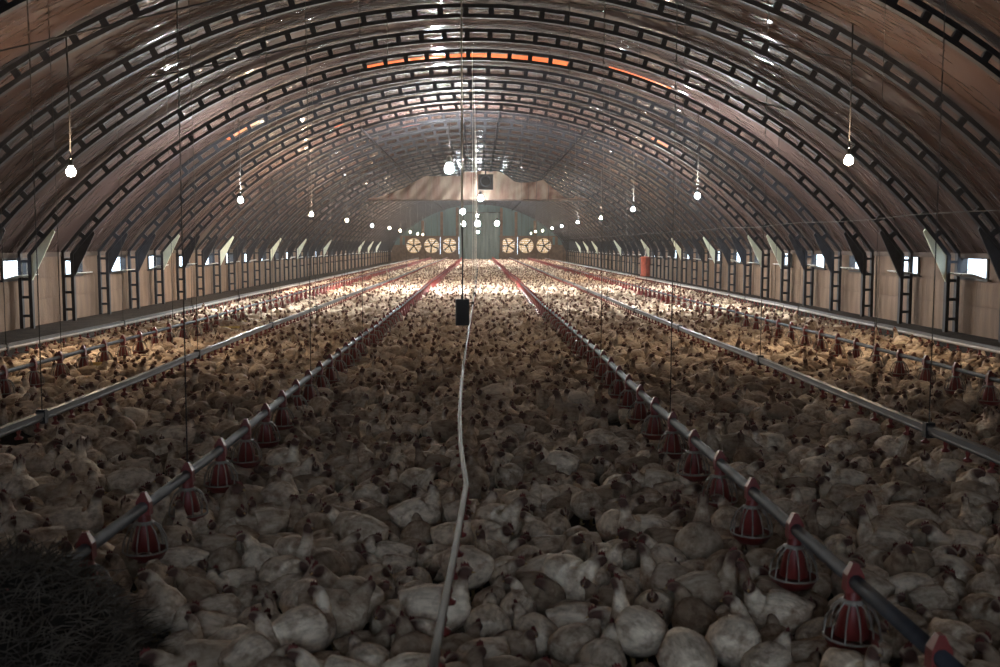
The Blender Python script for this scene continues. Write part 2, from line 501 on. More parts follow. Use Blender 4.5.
for n in range(-4, 40):
    y = (9.875 + n) * BAY
    num = n + 5
    lab = 'dark steel ladder arch truss, %s of the arches counted from the front' % ordinal(num)
    t = thing('arch_truss', lab, 'arch truss', (0, y, 0), math.atan(SKEW), 'arch trusses spanning the barn')
    obj('outer_chord', me_outer, t); obj('inner_chord', me_inner, t)
    if n < 11:
        for a in sp_ang:
            s_ = obj('spacer', me_sp, t); s_.rotation_euler = (0, a, 0); s_.location = (0, 0, CZ)
        for s in (-1, 1):
            for z in rung_z:
                r_ = obj('rung', me_rung, t); r_.location = (0, 0, z)
                if s < 0: r_.rotation_euler = (0, 0, PI)
    else:
        s_ = obj('spacer', me_spall, t); s_['kind'] = 'stuff'
        mr = MB()
        for s in (-1, 1):
            for z in rung_z[1:]: mr.box(*sorted((s * (HALF - .02), s * (XO + .02))), -.035, .035, z - .03, z + .03)
        r_ = mr.build('rung', M['steel'], t); r_['kind'] = 'stuff'
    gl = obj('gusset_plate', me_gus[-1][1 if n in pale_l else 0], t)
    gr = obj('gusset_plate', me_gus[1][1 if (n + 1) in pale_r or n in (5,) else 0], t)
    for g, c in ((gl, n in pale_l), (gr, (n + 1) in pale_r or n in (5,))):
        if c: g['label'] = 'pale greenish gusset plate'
    ribs.append(t)

# longitudinal purlins and cables under the roof
for xx, lab in ((-3.95, 'long dark purlin left of the ridge'), (3.8, 'long dark purlin right of the ridge'),
                (-.55, 'long dark ridge purlin, left one of the ridge pair'), (.7, 'long dark ridge purlin, right one of the ridge pair')):
    z = roof_z(xx, R_IN) - .085
    d = .02 if abs(xx) > 2 else .018
    o = MB().box(xx - d, xx + d, 34, FY - .3, z - .03, z + .03).build('purlin', M['purlin'])
    tag(o, lab, 'purlin', 'roof purlins')
for s, lab in ((1, 'thin cable strung along the right roof slope above the inlets'),):
    pts = [(s * 9.0, 9 + 2.33 * k, 2.48 + .03 * math.sin(k * 1.7)) for k in range(46)]
    o = MB().tube(pts, .012, 5).build('cable', M['cord']); tag(o, lab, 'cable')
# diagonal brace rods between the near arches
for k, (xa, ya, xb, yb) in enumerate(((-6.8, 14.0, -3.2, 16.4), (-6.0, 18.6, -2.4, 20.9), (2.4, 18.6, 6.1, 16.4), (3.2, 23.3, 6.4, 20.9), (-5.6, 25.6, -2.2, 28.0), (2.6, 30.2, 6.0, 28.0))):
    o = MB().tube([(xa, ya, roof_z(xa, R_IN) - .09), (xb, yb, roof_z(xb, R_IN) - .09)], .012, 5).build('brace_rod', M['steel'])
    tag(o, 'thin diagonal brace rod, %s from the front under the %s roof slope' % (ORD[(0, 1, 0, 1, 2, 2)[k]], 'left' if xa < 0 else 'right'), 'brace rod', 'brace rods')

# ------------------------------------------------------------------ feeder and drinker lines
YA, YB = 2.3, 112.0
def wobble(seed, amp): return lambda y: amp * mnoise.noise((y * .11, seed, .5)) + amp * .5 * mnoise.noise((y * .33, seed, 4.5))
def line_path(x, z, seed, ax, az):
    wx, wz = wobble(seed, ax), wobble(seed + 9, az)
    return lambda y: (x + wx(y), y, z + wz(y))
def cords(parent, path, every, start, m='cord', rad=.0042, ymax=44):
    y = start
    while y < ymax:
        p = path(y)
        zt = roof_z(p[0], R_IN) - .045
        MB().tube([p, (p[0] + .01, y + .02, (p[2] + zt) / 2), (p[0], y, zt)], rad, 4).build('suspension_cord', M[m], parent)
        y += every
# pan: all coordinates below the pipe centre (0,0,0)
pan_dish = MB().lathe([(.0, -.315), (.105, -.315), (.135, -.27), (.14, -.262), (.13, -.262), (.10, -.30), (0, -.30)], 14).mesh('feeder_pan', M['red'])
hop = MB().lathe([(.036, -.03), (.042, -.08), (.052, -.12), (.085, -.255), (.075, -.262)], 12)
me_hop = hop.mesh('hopper', M['red'])
gr = MB()
gr.lathe([(.045, -.085), (.062, -.095), (.058, -.105)], 12)
for k in range(12):
    a = 2 * PI * k / 12
    gr.tube([(r * math.cos(a), r * math.sin(a), z) for r, z in ((.055, -.095), (.10, -.135), (.130, -.20), (.137, -.262))], .0055, 4, caps=False)
gr.lathe([(.133, -.256), (.141, -.256), (.141, -.266), (.133, -.266)], 14)
me_grille = gr.mesh('grille', M['grille'])
clip = MB().add([(-.045, -.035, -.05), (.045, -.035, -.05), (.045, .035, -.05), (-.045, .035, -.05), (-.042, -.03, .03), (.042, -.03, .03), (.042, .03, .03), (-.042, .03, .03),
                 (-.012, -.02, .085), (.012, -.02, .085), (.012, .02, .085), (-.012, .02, .085)],
                [(0, 1, 5, 4), (1, 2, 6, 5), (2, 3, 7, 6), (3, 0, 4, 7), (4, 5, 9, 8), (5, 6, 10, 9), (6, 7, 11, 10), (7, 4, 8, 11), (8, 9, 10, 11), (3, 2, 1, 0)])
me_clip = clip.mesh('clip', M['red'])
farpan = MB()
farpan.lathe([(.0, -.315), (.135, -.27), (.14, -.258), (.085, -.255), (.04, -.06)], 8, mi=0)
farpan.box(-.04, .04, -.03, .03, -.06, .07, 0)
me_far = farpan.mesh('feeder_pan', M['red'])

def feeder_line(x, z, seed, label, y_near, spacing=.75, sub=26):
    path = line_path(x, z, seed, .05, .015)
    t = thing('feeder_line', label, 'feeder line', (0, 0, 0), 0, 'feeder lines with red pans')
    n = int((YB - YA) / 1.5)
    MB().tube([path(YA + (YB - YA) * k / n) for k in range(n + 1)], .031 if abs(x) < 3 else .025, 10).build('feed_pipe', M['galv'], t)
    st = MB()
    y = y_near; k = 0
    while y < YB - .5:
        p = path(y)
        if y < YA + .1: y += spacing; continue
        if k < sub:
            d = obj('feeder_pan', pan_dish, t, p, random.uniform(0, 1)); d.scale = (.84, .84, .9)
            obj('hopper', me_hop, d); obj('grille', me_grille, d); obj('clip', me_clip, d, (0, 0, 0), -d.rotation_euler[2])
        elif k < 80:
            obj('feeder_pan', me_far, t, p).scale = (.84, .84, .9)
        else:
            st.add([(v[0] + p[0], v[1] + p[1], v[2] + p[2]) for v in farpan.v], farpan.f, 0, True)
        y += spacing; k += 1
    if st.v:
        s = st.build('far_pans', M['red'], t); s['kind'] = 'stuff'
    cords(t, path, 4.66, y_near + 3.0 + (seed % 3) * .8)
    return t
nip = MB().lathe([(.016, 0), (.019, -.02), (.012, -.035), (.012, -.05), (.034, -.062), (.03, -.075), (0, -.078)], 8)
me_nip = nip.mesh('nipple', M['red'])
nip_s = MB().lathe([(.017, 0), (.014, -.05), (.034, -.065), (0, -.08)], 5)
def drinker_line(x, z, seed, label, rad, m, spacing=.33, single=60, path=None, rail=False, cord_start=7.0):
    path = path or line_path(x, z, seed, .07, .02)
    t = thing('drinker_line', label, 'drinker line', (0, 0, 0), 0, 'nipple drinker lines')
    n = int((YB - YA) / 1.2)
    pts = [path(YA + (YB - YA) * k / n) for k in range(n + 1)]
    MB().tube(pts, rad, 10).build('water_pipe', M[m], t)
    if rail:
        rb = MB()
        for a, b in zip(pts[:-1], pts[1:]):
            v = []
            for p in (a, b):
                v += [(p[0] - .028, p[1], p[2] + rad * .8), (p[0] + .028, p[1], p[2] + rad * .8), (p[0] + .028, p[1], p[2] + rad + .034), (p[0] - .028, p[1], p[2] + rad + .034)]
            rb.add(v, [(0, 1, 5, 4), (1, 2, 6, 5), (2, 3, 7, 6), (3, 0, 4, 7)])
        rb.build('support_rail', M['rail'], t)
    st = MB()
    y = YA + .2; k = 0
    while y < YB - .3:
        p = path(y); p = (p[0], p[1], p[2] - rad + .004)
        if k < single: obj('nipple', me_nip, t, p)
        else: st.add([(v[0] + p[0], v[1] + p[1], v[2] + p[2]) for v in nip_s.v], nip_s.f, 0, True)
        y += spacing if y < 60 else spacing * 1.5
        k += 1
    s = st.build('far_nipples', M['red'], t); s['kind'] = 'stuff'
    cords(t, path, 4.66, cord_start, 'cord_pale' if x == 0 else 'cord')
    yb = cord_start
    while yb < 60:
        p = path(yb)
        MB().box(p[0] - .036, p[0] + .036, yb - .03, yb + .03, p[2] - .04, p[2] + .075).build('hanger_bracket', M['black'], t)
        yb += 4.66
    return t
feeder_line(-1.80, .50, 3, 'galvanised feeder line with red pans just left of the centre drinker pipe', 3.0)
feeder_line(1.52, .50, 5, 'galvanised feeder line with red pans just right of the centre drinker pipe', 3.22)
feeder_line(-5.30, .47, 7, 'feeder line with red pans near the left wall', 9.0)
feeder_line(5.40, .47, 8, 'feeder line with red pans near the right wall', 8.9)
drinker_line(-3.58, .46, 13, 'grey railed drinker line between the two left feeder lines', .02, 'rail', rail=True, cord_start=8.2)
drinker_line(3.38, .46, 14, 'grey railed drinker line between the two right feeder lines', .02, 'rail', rail=True, cord_start=7.4)
drinker_line(-6.78, .40, 15, 'pale drinker pipe edging the flock along the left wall', .03, 'pvc', rail=True, cord_start=14.4)
drinker_line(7.35, .40, 16, 'pale drinker pipe edging the flock along the right wall', .03, 'pvc', rail=True, cord_start=13.5)
CN = [(2.0, -.17), (3.39, -.159), (4.27, -.128), (5.84, -.075), (7.33, -.147), (8.9, -.175), (11.9, -.19), (19, -.17), (31.8, -.12), (71, -.07), (113, -.05)]
def centre(y):
    xs = np.interp(y, [a for a, b in CN], [b for a, b in CN])
    return (float(xs), y, .45 + .015 * mnoise.noise((y * .4, 2.2, 1)))
drinker_line(0, .45, 17, 'crooked pale drinker pipe with red nipples down the middle of the barn', .0175, 'pvc2', path=centre, cord_start=24.0)

# ------------------------------------------------------------------ hanging bulbs and floodlights
def lamp(name, label, cat, x, y, z, r, watts, cool, group, cord='cord', ztop=None):
    t = thing(name, label, cat, (x, y, z), 0, group)
    zt = (ztop if ztop is not None else roof_z(x, R_IN)) - z
    MB().lathe([(0, -r), (r * .5, -r * .87), (r * .87, -r * .5), (r, 0), (r * .9, r * .45), (r * .6, r * .9), (r * .42, r * 1.25)], 12).build('bulb', M['bulb_cool' if cool else 'bulb_warm'], t)
    MB().lathe([(r * .46, r * 1.2), (r * .5, r * 2.4), (r * .25, r * 2.7), (0, r * 2.7)], 10).build('socket', M['socket'], t)
    MB().tube([(0, 0, r * 2.6), (.01, .01, zt * .5), (0, 0, zt)], .012, 5).build('cord', M[cord], t)
    ld = bpy.data.lights.new(name + '_light', 'POINT')
    ld.energy = watts; ld.color = (.94, .97, .96) if cool else (1.0, .76, .52)
    ld.shadow_soft_size = r * 1.02
    lo = bpy.data.objects.new('light', ld); COL.objects.link(lo); lo.parent = t
for k in range(10):
    y = 15.0 + 10.3 * k
    lamp('hanging_bulb', 'glowing bare bulb hanging on a cord, %s from the front along the left side' % ORD[k], 'bulb', -6.0 + .05 * (k % 3), y, 2.95 + .04 * (k % 2), .07, LAMP_W * (.25 if k == 0 else 1.15 if k < 3 else .8 if k < 5 else .6), k in (1, 4), 'bulbs along the left side')
    lamp('hanging_bulb', 'glowing bare bulb hanging on a cord, %s from the front along the right side' % ORD[k], 'bulb', 5.6 - .05 * (k % 3), y + .2, 3.15 - .03 * (k % 2), .07, LAMP_W * (.25 if k == 0 else 1.15 if k < 3 else .8 if k < 5 else .6), k in (1, 2, 4, 5), 'bulbs along the right side')
FL = [(-1.05, 36.0, 4.58, .17, 1.4, 'big white flood bulb hanging high in front of the canvas curtain'),
      (.10, 59.75, 4.62, .16, .16, 'white flood bulb under the dark box at the canvas hem'),
      (-1.20, 75.0, 4.35, .19, .45, 'white flood bulb below the canvas hem, left of the cable painted as lit'),
      (-1.42, 92.0, 3.78, .20, .4, 'large round white bulb before the far curtain, left one'),
      (-.10, 80.0, 3.55, .22, .6, 'brightest round white bulb before the far curtain, middle one'),
      (-.15, 96.0, 4.60, .13, .5, 'small white bulb above the brightest middle bulb'),
      (1.65, 92.0, 3.82, .20, .4, 'large round white bulb before the far curtain, right one'),
      (-.10, 104., 3.20, .12, .4, 'small white bulb below the brightest middle bulb')]
for x, y, z, r, p, lab in FL:
    lamp('flood_bulb', lab, 'bulb', x, y, z, r, FLOOD_W * p, True, 'flood bulbs along the middle', ztop=5.12 if 59 < y < 60 else None)
t = thing('heater_box', 'dark box with a round grille above the canvas hem', 'heater', (.40, 59.5, 5.13))
MB().box(-.45, .45, 0, .5, 0, .9).build('housing', M['black'], t)
MB().lathe([(.3, 0), (.34, -.05), (.30, -.06), (.26, 0)], 16, (0, 0, .5), axis='Y').build('grille_ring', M['galv'], t)
MB().box(-.04, .04, .2, .28, .9, roof_z(.40, R_IN) - 5.13).build('hanger', M['steel'], t)

# canvas curtain across the top of the arch
TY = 61.0
t = thing('canvas_curtain', 'brownish canvas curtain draped across the top of the arch', 'curtain', (0, TY, 0))
vs_, fs = [], []
nx, nz = 120, 12
for i in range(nx + 1):
    x = -6.75 + 13.5 * i / nx
    top = min(roof_z(x, R_IN) - .05, 6.32)
    u = (x + 6.75) / 13.5
    if x > .9: top -= .55 * abs(math.sin((x - .9) * 1.05)) * min(1, (x - .9) * .8) * (1 if x < 5.8 else .3)
    else: top -= .30 * abs(math.sin((x + 6.7) * .9)) * (1 if x < -1 else .2)
    top = max(top, 4.72)
    for j in range(nz + 1):
        v = j / nz
        z = 4.60 + (top - 4.60) * v
        yy = .32 * mnoise.noise((x * 1.5 - (v - .5) * 1.6, v * .8, 3.0)) + .13 * math.sin(x * 5 - v * 3.5 + 2 * math.sin(x)) * (.35 + .65 * v)
        vs_.append((x, yy, z))
for i in range(nx):
    for j in range(nz):
        a = i * (nz + 1) + j
        fs.append((a, a + nz + 1, a + nz + 2, a + 1))
MB().add(vs_, fs, 0, True).build('cloth', M['tarp'], t)
MB().tube([(-6.75, 0, 4.6), (0, 0, 4.58), (6.75, 0, 4.6)], .045, 8).build('hem_pole', M['eave'], t)

# far curtain and fans
t = thing('far_curtain', 'grey green plastic curtain hanging in the middle of the far wall', 'curtain', (0, FY - .5, 0))
vs_, fs = [], []
for i in range(61):
    x = -2.3 + 4.6 * i / 60
    for j in range(5):
        vs_.append((x, .10 * math.sin(x * 5.2) + .06 * mnoise.noise((x * 2, j, 5)), 5.6 * j / 4))
for i in range(60):
    for j in range(4):
        a = i * 5 + j; fs.append((a, a + 5, a + 6, a + 1))
MB().add(vs_, fs, 0, True).build('sheet', M['curtain'], t)
MB().tube([(-2.5, 0, 5.6), (2.5, 0, 5.6)], .05, 8).build('rod', M['steel'], t)
n4 = 32
for k, fx in enumerate(fan_x):
    lab = 'big six-blade wall fan with brown housing in the far wall, %s from the left' % ORD[k]
    t = thing('exhaust_fan', lab, 'fan', (fx, FY - .12, FZ), 0, 'exhaust fans in the far wall')
    v, f = [], []
    for yy in (0, .35):
        for q in range(n4):
            a = 2 * PI * q / n4
            ca, sa = math.cos(a), math.sin(a)
            mx = max(abs(ca), abs(sa))
            v.append((ca / mx * 1.0, yy, sa / mx * 1.0)); v.append((ca * FR, yy, sa * FR))
    for q in range(n4):
        q2 = (q + 1) % n4
        f.append((2 * q, 2 * q + 1, 2 * q2 + 1, 2 * q2))
        f.append((2 * q + 1, 2 * n4 + 2 * q + 1, 2 * n4 + 2 * q2 + 1, 2 * q2 + 1))
        f.append((2 * q, 2 * q2, 2 * n4 + 2 * q2, 2 * n4 + 2 * q))
    MB().add(v, f).build('housing', M['fanwood'], t)
    MB().lathe([(0, -.05), (.14, -.05), (.16, .0), (.16, .12), (0, .12)], 14, axis='Y').build('hub', M['blade'], t)
    nb = 3 if k == 4 else 5
    bl = MB().add([(-.05, -.02, .1), (.05, .03, .1), (.14, .07, FR - .05), (-.07, -.05, FR - .04), (-.05, 0, .1), (.05, .05, .1), (.14, .09, FR - .05), (-.07, -.03, FR - .04)],
                  [(0, 1, 2, 3), (7, 6, 5, 4), (0, 4, 5, 1), (1, 5, 6, 2), (2, 6, 7, 3), (3, 7, 4, 0)]).mesh('blade', M['blade'])
    for q in range(nb):
        b_ = obj('blade', bl, t); b_.rotation_euler = (0, 2 * PI * q / nb + k * .7, 0)
    for q in range(7):
        zz = -FR + 2 * FR * (q + .5) / 7
        s_ = MB().box(-.98, .98, .30, .315, -.118, .118).build('shutter_slat', M['shutter'], t, (0, 0, zz))
    t['label'] = lab.replace('six-blade', 'three-blade' if nb == 3 else 'five-blade')

# ------------------------------------------------------------------ things among the flock
# control box hanging in the middle
t = thing('control_box', 'black box hanging on a thin cable beside the centre drinker pipe', 'control box', (-.255, 15.2, .66), .12)
MB().box(-.10, .10, -.05, .05, 0, .40).build('case', M['black'], t)
MB().box(-.085, .085, -.06, -.05, .03, .37).build('lid', M['black'], t)
MB().tube([(0, 0, .40), (.0, .0, .47)], .02, 6).build('gland', M['black'], t)
MB().tube([(0, 0, .45), (.01, 0, 1.0), (0, 0, 1.50)], .012, 6).build('cable', M['black'], t)
MB().tube([(0, 0, 1.50), (.005, 0, 3.4), (0, 0, roof_z(-.25, R_IN) - .68)], .013, 6).build('cable_painted_lit', M['cord_pale'], t)['label'] = 'upper length of cable, painted pale as lit'  # same cable higher up: the light on it is put into a pale colour
# red regulator tank by the right wall
t = thing('water_tank', 'rusty red cylinder tank standing beside the right drinker pipe', 'tank', (7.75, 46.5, 0))
MB().lathe([(0, .42), (.22, .42), (.24, .45), (.24, .52), (.22, .55), (.22, 1.25), (.24, 1.28), (.24, 1.33), (0, 1.36)], 18).build('drum', M['drum'], t)
for a in (.5, 2.6, 4.7): MB().tube([(.2 * math.cos(a), .2 * math.sin(a), .45), (.24 * math.cos(a), .24 * math.sin(a), 0)], .025, 6).build('leg', M['steel'], t)
MB().tube([(0, 0, 1.34), (0, 0, 1.75)], .03, 6).build('pipe', M['pvc'], t)
# yellow trays laid among the birds
for x, y, a, lab in ((-5.22, 13.9, .35, 'small yellow board lying on the flock near the left wall, nearest one'), (-5.0, 20.0, .3, 'small yellow board lying on the flock near the left wall, middle one'),
                     (-4.85, 21.6, .25, 'small yellow board lying on the flock near the left wall, farthest one')):
    t = thing('feed_tray', lab, 'tray', (x, y, .22), a, 'yellow boards on the flock')
    MB().box(-.24, .24, -.045, .045, 0, .015).build('base', M['tray'], t)
    MB().box(-.24, .24, -.05, -.04, 0, .04).build('rim', M['tray'], t)
    MB().box(-.24, .24, .04, .05, 0, .04).build('rim', M['tray'], t)
    for q in (-.2, .2): MB().box(q - .01, q + .01, -.02, .02, -.22, 0).build('foot', M['tray'], t)

# heap of dark straw, bottom left
HX, HY, HR, HH = -1.98, 3.85, .66, .66
def heap_h(dx, dy):
    d = math.hypot(dx / 1.0, dy / 1.15) / HR
    return HH * max(0, 1 - d ** 2.4) * (1 + .18 * mnoise.noise((dx * 3, dy * 3, 2)))
t = thing('straw_heap', 'dark heap of loose straw in the bottom left corner', 'straw heap', (HX, HY, 0))
vs_, fs = [], []
n = 36
for i in range(n + 1):
    for j in range(n + 1):
        dx_, dy_ = (i / n * 2 - 1) * HR, (j / n * 2 - 1) * HR * 1.15
        vs_.append((dx_, dy_, heap_h(dx_, dy_) - .01))
for i in range(n):
    for j in range(n):
        a = i * (n + 1) + j; fs.append((a, a + n + 1, a + n + 2, a + 1))
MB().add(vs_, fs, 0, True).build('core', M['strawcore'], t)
st = MB()
for k in range(5200):
    r = HR * math.sqrt(random.random()) * .98; a = random.uniform(0, 2 * PI)
    x, y = r * math.cos(a), r * math.sin(a) * 1.12
    z = heap_h(x, y)
    if z < .02: continue
    L_ = random.uniform(.08, .22)
    d = Vector((random.gauss(0, .5) + x * .5, random.gauss(0, .5) + y * .4, random.uniform(-.1, .55))).normalized()
    s = d.cross(Vector((random.gauss(0, 1), random.gauss(0, 1), random.gauss(0, 1)))).normalized() * .0028
    p = Vector((x, y, z - .02)); m_ = p + d * L_ * .55; e = p + d * L_ + Vector((random.gauss(0, .02), random.gauss(0, .02), -.03))
    u = d.cross(s).normalized() * .0028
    st.add([p - s, p + s, p + u, m_ - s, m_ + s, m_ + u, e], [(0, 1, 4, 3), (1, 2, 5, 4), (2, 0, 3, 5), (3, 4, 6), (4, 5, 6), (5, 3, 6)])
s = st.build('straw', M['straw'], t); s['kind'] = 'stuff'

# ------------------------------------------------------------------ chickens
def catmull(P, n):
    P = np.array(P, float); out = []
    Q = np.vstack([2 * P[0] - P[1], P, 2 * P[-1] - P[-2]])
    for i in range(1, len(Q) - 2):
        for k in range(n):
            t_ = k / n
            a, b, c, d = Q[i - 1], Q[i], Q[i + 1], Q[i + 2]
            out.append(.5 * (2 * b + (c - a) * t_ + (2 * a - 5 * b + 4 * c - d) * t_ ** 2 + (3 * b - a - 3 * c + d) * t_ ** 3))
    out.append(P[-1])
    return np.array(out)
# spine rows: x, y, z, half width, half height
def body_rows(pose):
    trunk = [(-.128, 0, .142, .007, .005), (-.116, 0, .138, .026, .014), (-.096, 0, .122, .050, .042), (-.062, 0, .104, .070, .068),
             (-.018, 0, .097, .080, .080), (.026, 0, .097, .077, .079), (.060, 0, .106, .060, .064)]
    if pose == 'rest':   nk = [(.084, 0, .130, .040, .042), (.098, 0, .152, .029, .029), (.112, 0, .166, .023, .023), (.130, 0, .170, .021, .020), (.146, 0, .165, .012, .011)]
    elif pose == 'up':   nk = [(.080, 0, .140, .038, .042), (.088, 0, .178, .025, .027), (.094, 0, .212, .020, .021), (.108, 0, .236, .021, .020), (.128, 0, .234, .012, .011)]
    elif pose == 'turn': nk = [(.080, .010, .134, .038, .042), (.092, .024, .164, .027, .028), (.098, .042, .184, .023, .023), (.098, .062, .190, .021, .020), (.096, .080, .186, .012, .011)]
    elif pose == 'feed': nk = [(.090, 0, .106, .038, .040), (.118, .004, .100, .026, .027), (.142, .008, .080, .021, .021), (.156, .010, .060, .020, .020), (.164, .012, .040, .012, .011)]
    else:                nk = [(.076, -.008, .136, .040, .042), (.076, -.026, .160, .028, .029), (.062, -.044, .172, .024, .022), (.042, -.052, .172, .021, .020), (.024, -.056, .164, .012, .011)]
    return trunk + nk
def make_chicken(pose, seed):
    rows = body_rows(pose)
    lift = {'rest': -.018, 'up': .045, 'turn': .03, 'feed': .04, 'preen': -.01}[pose]
    R = catmull(rows, 3)
    R[:, 2] += lift
    if pose == 'feed': R[-9:, 2] -= lift * np.linspace(0, .7, 9)
    n = 16
    C = R[:, :3]
    vs_, fs, face = [], [], []
    nr = len(R); ntr = 3 * 7
    for i in range(nr):
        t_ = C[min(i + 1, nr - 1)] - C[max(i - 1, 0)]
        t_ = Vector(t_).normalized()
        if i < ntr - 4: t_ = Vector((t_.x, t_.y, t_.z * .5)).normalized()
        side = Vector((0, 0, 1)).cross(t_)
        if side.length < .2: side = Vector((0, 1, 0))
        side.normalize(); up = t_.cross(side).normalized()
        for k in range(n):
            a = 2 * PI * k / n
            ca, sa = math.cos(a), math.sin(a)
            w_, h_ = R[i, 3], R[i, 4]
            if sa < 0 and i < ntr: h_ *= 1.05
            p = Vector(C[i]) + side * ca * w_ + up * sa * h_
            # folded wings: a raised shield on each flank with a lower edge, drawn out to the tail
            x = C[i][0]
            if -.115 < x < .04 and i < ntr:
                e = math.sin(PI * (x + .115) / .155)
                wz = math.exp(-((sa - .12) / .42) ** 2)
                p += side * (1 if ca > 0 else -1) * abs(ca) ** .5 * .0115 * e * wz
            d = .0045 * mnoise.noise((p.x * 22 + seed * 3.1, p.y * 22, p.z * 22)) + .002 * mnoise.noise((p.x * 60, p.y * 60 + seed, p.z * 60))
            if i < ntr + 3: p += (p - Vector(C[i])).normalized() * d
            vs_.append(p)
            face.append(max(0., min(1., (i - (nr - 9)) / 3.0)) * (1. if sa < .75 else .55))
    for i in range(nr - 1):
        for k in range(n):
            k2 = (k + 1) % n
            fs.append((i * n + k, i * n + k2, (i + 1) * n + k2, (i + 1) * n + k))
    fs.append(tuple(range(n - 1, -1, -1))); fs.append(tuple((nr - 1) * n + k for k in range(n)))
    # keep the belly on the ground
    zmin = min(v.z for v in vs_)
    dz = 0 if zmin >= .004 else .004 - zmin
    if pose in ('rest', 'preen'): dz = .003 - zmin
    vs_ = [Vector((v.x, v.y, v.z + dz)) for v in vs_]
    zmin = min(v.z for v in vs_)
    me = MB().add(vs_, fs, 0, True).mesh('chicken', M['feather'])
    at = me.attributes.new('face', 'FLOAT', 'POINT'); at.data.foreach_set('value', face)
    hd = Vector(C[nr - 4]) + Vector((0, 0, dz)); dirn = (Vector(C[-1]) - Vector(C[nr - 5])).normalized()
    side = Vector((0, 0, 1)).cross(dirn); side = side.normalized() if side.length > .1 else Vector((0, 1, 0)); up = dirn.cross(side)
    # comb and wattles
    cb = MB()
    prof = [(-.016, .012), (-.012, .030), (-.006, .022), (-.001, .034), (.005, .023), (.010, .030), (.016, .012)]
    v = []
    for s_ in (-.0022, .0022):
        for a, b in prof: v.append(hd + dirn * a + up * b + side * s_)
    m_ = len(prof)
    cb.add(v, [tuple(range(m_)), tuple(range(2 * m_ - 1, m_ - 1, -1))] + [(q, q + m_, (q + 1) % m_ + m_, (q + 1) % m_) for q in range(m_)])
    comb = cb.mesh('comb', M['comb'])
    tip = Vector(C[-1]) + Vector((0, 0, dz))
    b0 = tip - dirn * .006
    bk = MB().add([b0 + up * .007, b0 + side * .006, b0 - up * .006, b0 - side * .006, tip + dirn * .016 - up * .004], [(0, 1, 4), (1, 2, 4), (2, 3, 4), (3, 0, 4), (3, 2, 1, 0)]).mesh('beak', M['beak'])
    leg = None
    if pose in ('up', 'feed', 'turn'):
        lm = MB().tube([(0, 0, zmin + .02), (-.006, 0, zmin * .5), (0, 0, .006)], [.012, .006, .005], 6)
        for a in (-.5, 0, .5): lm.tube([(0, 0, .006), (.03 * math.cos(a), .03 * math.sin(a), .004)], [.005, .003], 5)
        leg = lm.mesh('leg', M['shank'])
    return me, comb, bk, leg
POSES = [('rest', 1), ('rest', 2), ('turn', 3), ('preen', 4), ('up', 5), ('feed', 6), ('turn', 7)]
WEIGHT = [.24, .20, .16, .13, .09, .08, .10]
KIT = [make_chicken(*p) for p in POSES]

# flock positions: a jittered hexagonal spread, none on the aisles along the walls
XL, XR, CYA, CYB = -7.0, 7.55, 2.2, 113.0
sp = .238
pts = []
row = 0
y = CYA
while y < CYB:
    off = (row % 2) * sp / 2
    xs = np.arange(XL + off, XR, sp)
    if y > 60: xs = xs[::1]
    pts.append(np.stack([xs, np.full_like(xs, y)], 1)); row += 1
    y += sp * .88 * (1.0 if y < 60 else 1.25)
P = np.concatenate(pts)
P += rng.normal(0, .042, P.shape)
yaw = rng.uniform(-PI, PI, len(P))
# bare litter gaps here and there, the heap, and thinner spots
gapn = np.array([mnoise.noise((a * .8, b * .55, 3.3)) + .5 * mnoise.noise((a * 2.1, b * 1.6, 8.3)) for a, b in P])
keep = gapn > -.52
keep &= rng.random(len(P)) > .035
keep &= ~(((P[:, 0] - HX) / ((HR + .19))) ** 2 + ((P[:, 1] - HY) / (HR * 1.15 + .19)) ** 2 < 1)
for lx in (-1.80, 1.52):
    pass
P, yaw = P[keep], yaw[keep]
# push the near birds apart (two discs each)
near = np.where(P[:, 1] < 8.2)[0]
Q, A = P[near].copy(), yaw[near].copy()
grid_n = len(near)
for it in range(26):
    D = np.stack([np.cos(A), np.sin(A)], 1) * .065
    Cc = np.concatenate([Q + D, Q - D])
    order = np.argsort(Cc[:, 1])
    mv = np.zeros_like(Cc)
    S = Cc[order]
    lo = 0
    for i in range(len(S)):
        j = i + 1
        k = np.searchsorted(S[:, 1], S[i, 1] + .186)
        if k <= j: continue
        dv = S[j:k] - S[i]
        dd = np.hypot(dv[:, 0], dv[:, 1]) + 1e-6
        same = (order[j:k] % grid_n) == (order[i] % grid_n)
        ov = np.where((dd < .186) & ~same, (.186 - dd) * .25, 0)
        pu = dv / dd[:, None] * ov[:, None]
        mv[order[j:k]] += pu
        mv[order[i]] -= pu.sum(0)
    Q += (mv[:grid_n] + mv[grid_n:]) * .5
    tq = (mv[:grid_n] - mv[grid_n:])
    A += np.clip((-np.sin(A) * tq[:, 0] + np.cos(A) * tq[:, 1]) * 6, -.25, .25)
P[near], yaw[near] = Q, A
P[:, 0] = np.clip(P[:, 0], XL, XR)
kind = rng.choice(len(POSES), len(P), p=WEIGHT)
size = rng.normal(1.22, .14, len(P)).clip(.92, 1.56)
tilt = rng.normal(0, .09, (len(P), 2))
tilt[:, 1] += rng.normal(0, .05, len(P))
tilt[np.isin(kind, [2, 4, 5, 6])] *= .5

# which 300 show largest: nearest ones inside the frame
def project(x, y, z):
    z = z - EYE
    c, s = math.cos(YAW), math.sin(YAW)
    X = x * c - y * s; Yv = x * s + y * c
    cp, sp_ = math.cos(PITCH), math.sin(PITCH)
    d = Yv * cp - z * sp_; u = Yv * sp_ + z * cp
    return 500 + F_PX * X / d, 333.5 - F_PX * u / d, d
px, py, dep = project(P[:, 0], P[:, 1], np.full(len(P), .15))
inside = (px > -12) & (px < 1012) & (py < 690) & (py > 0)
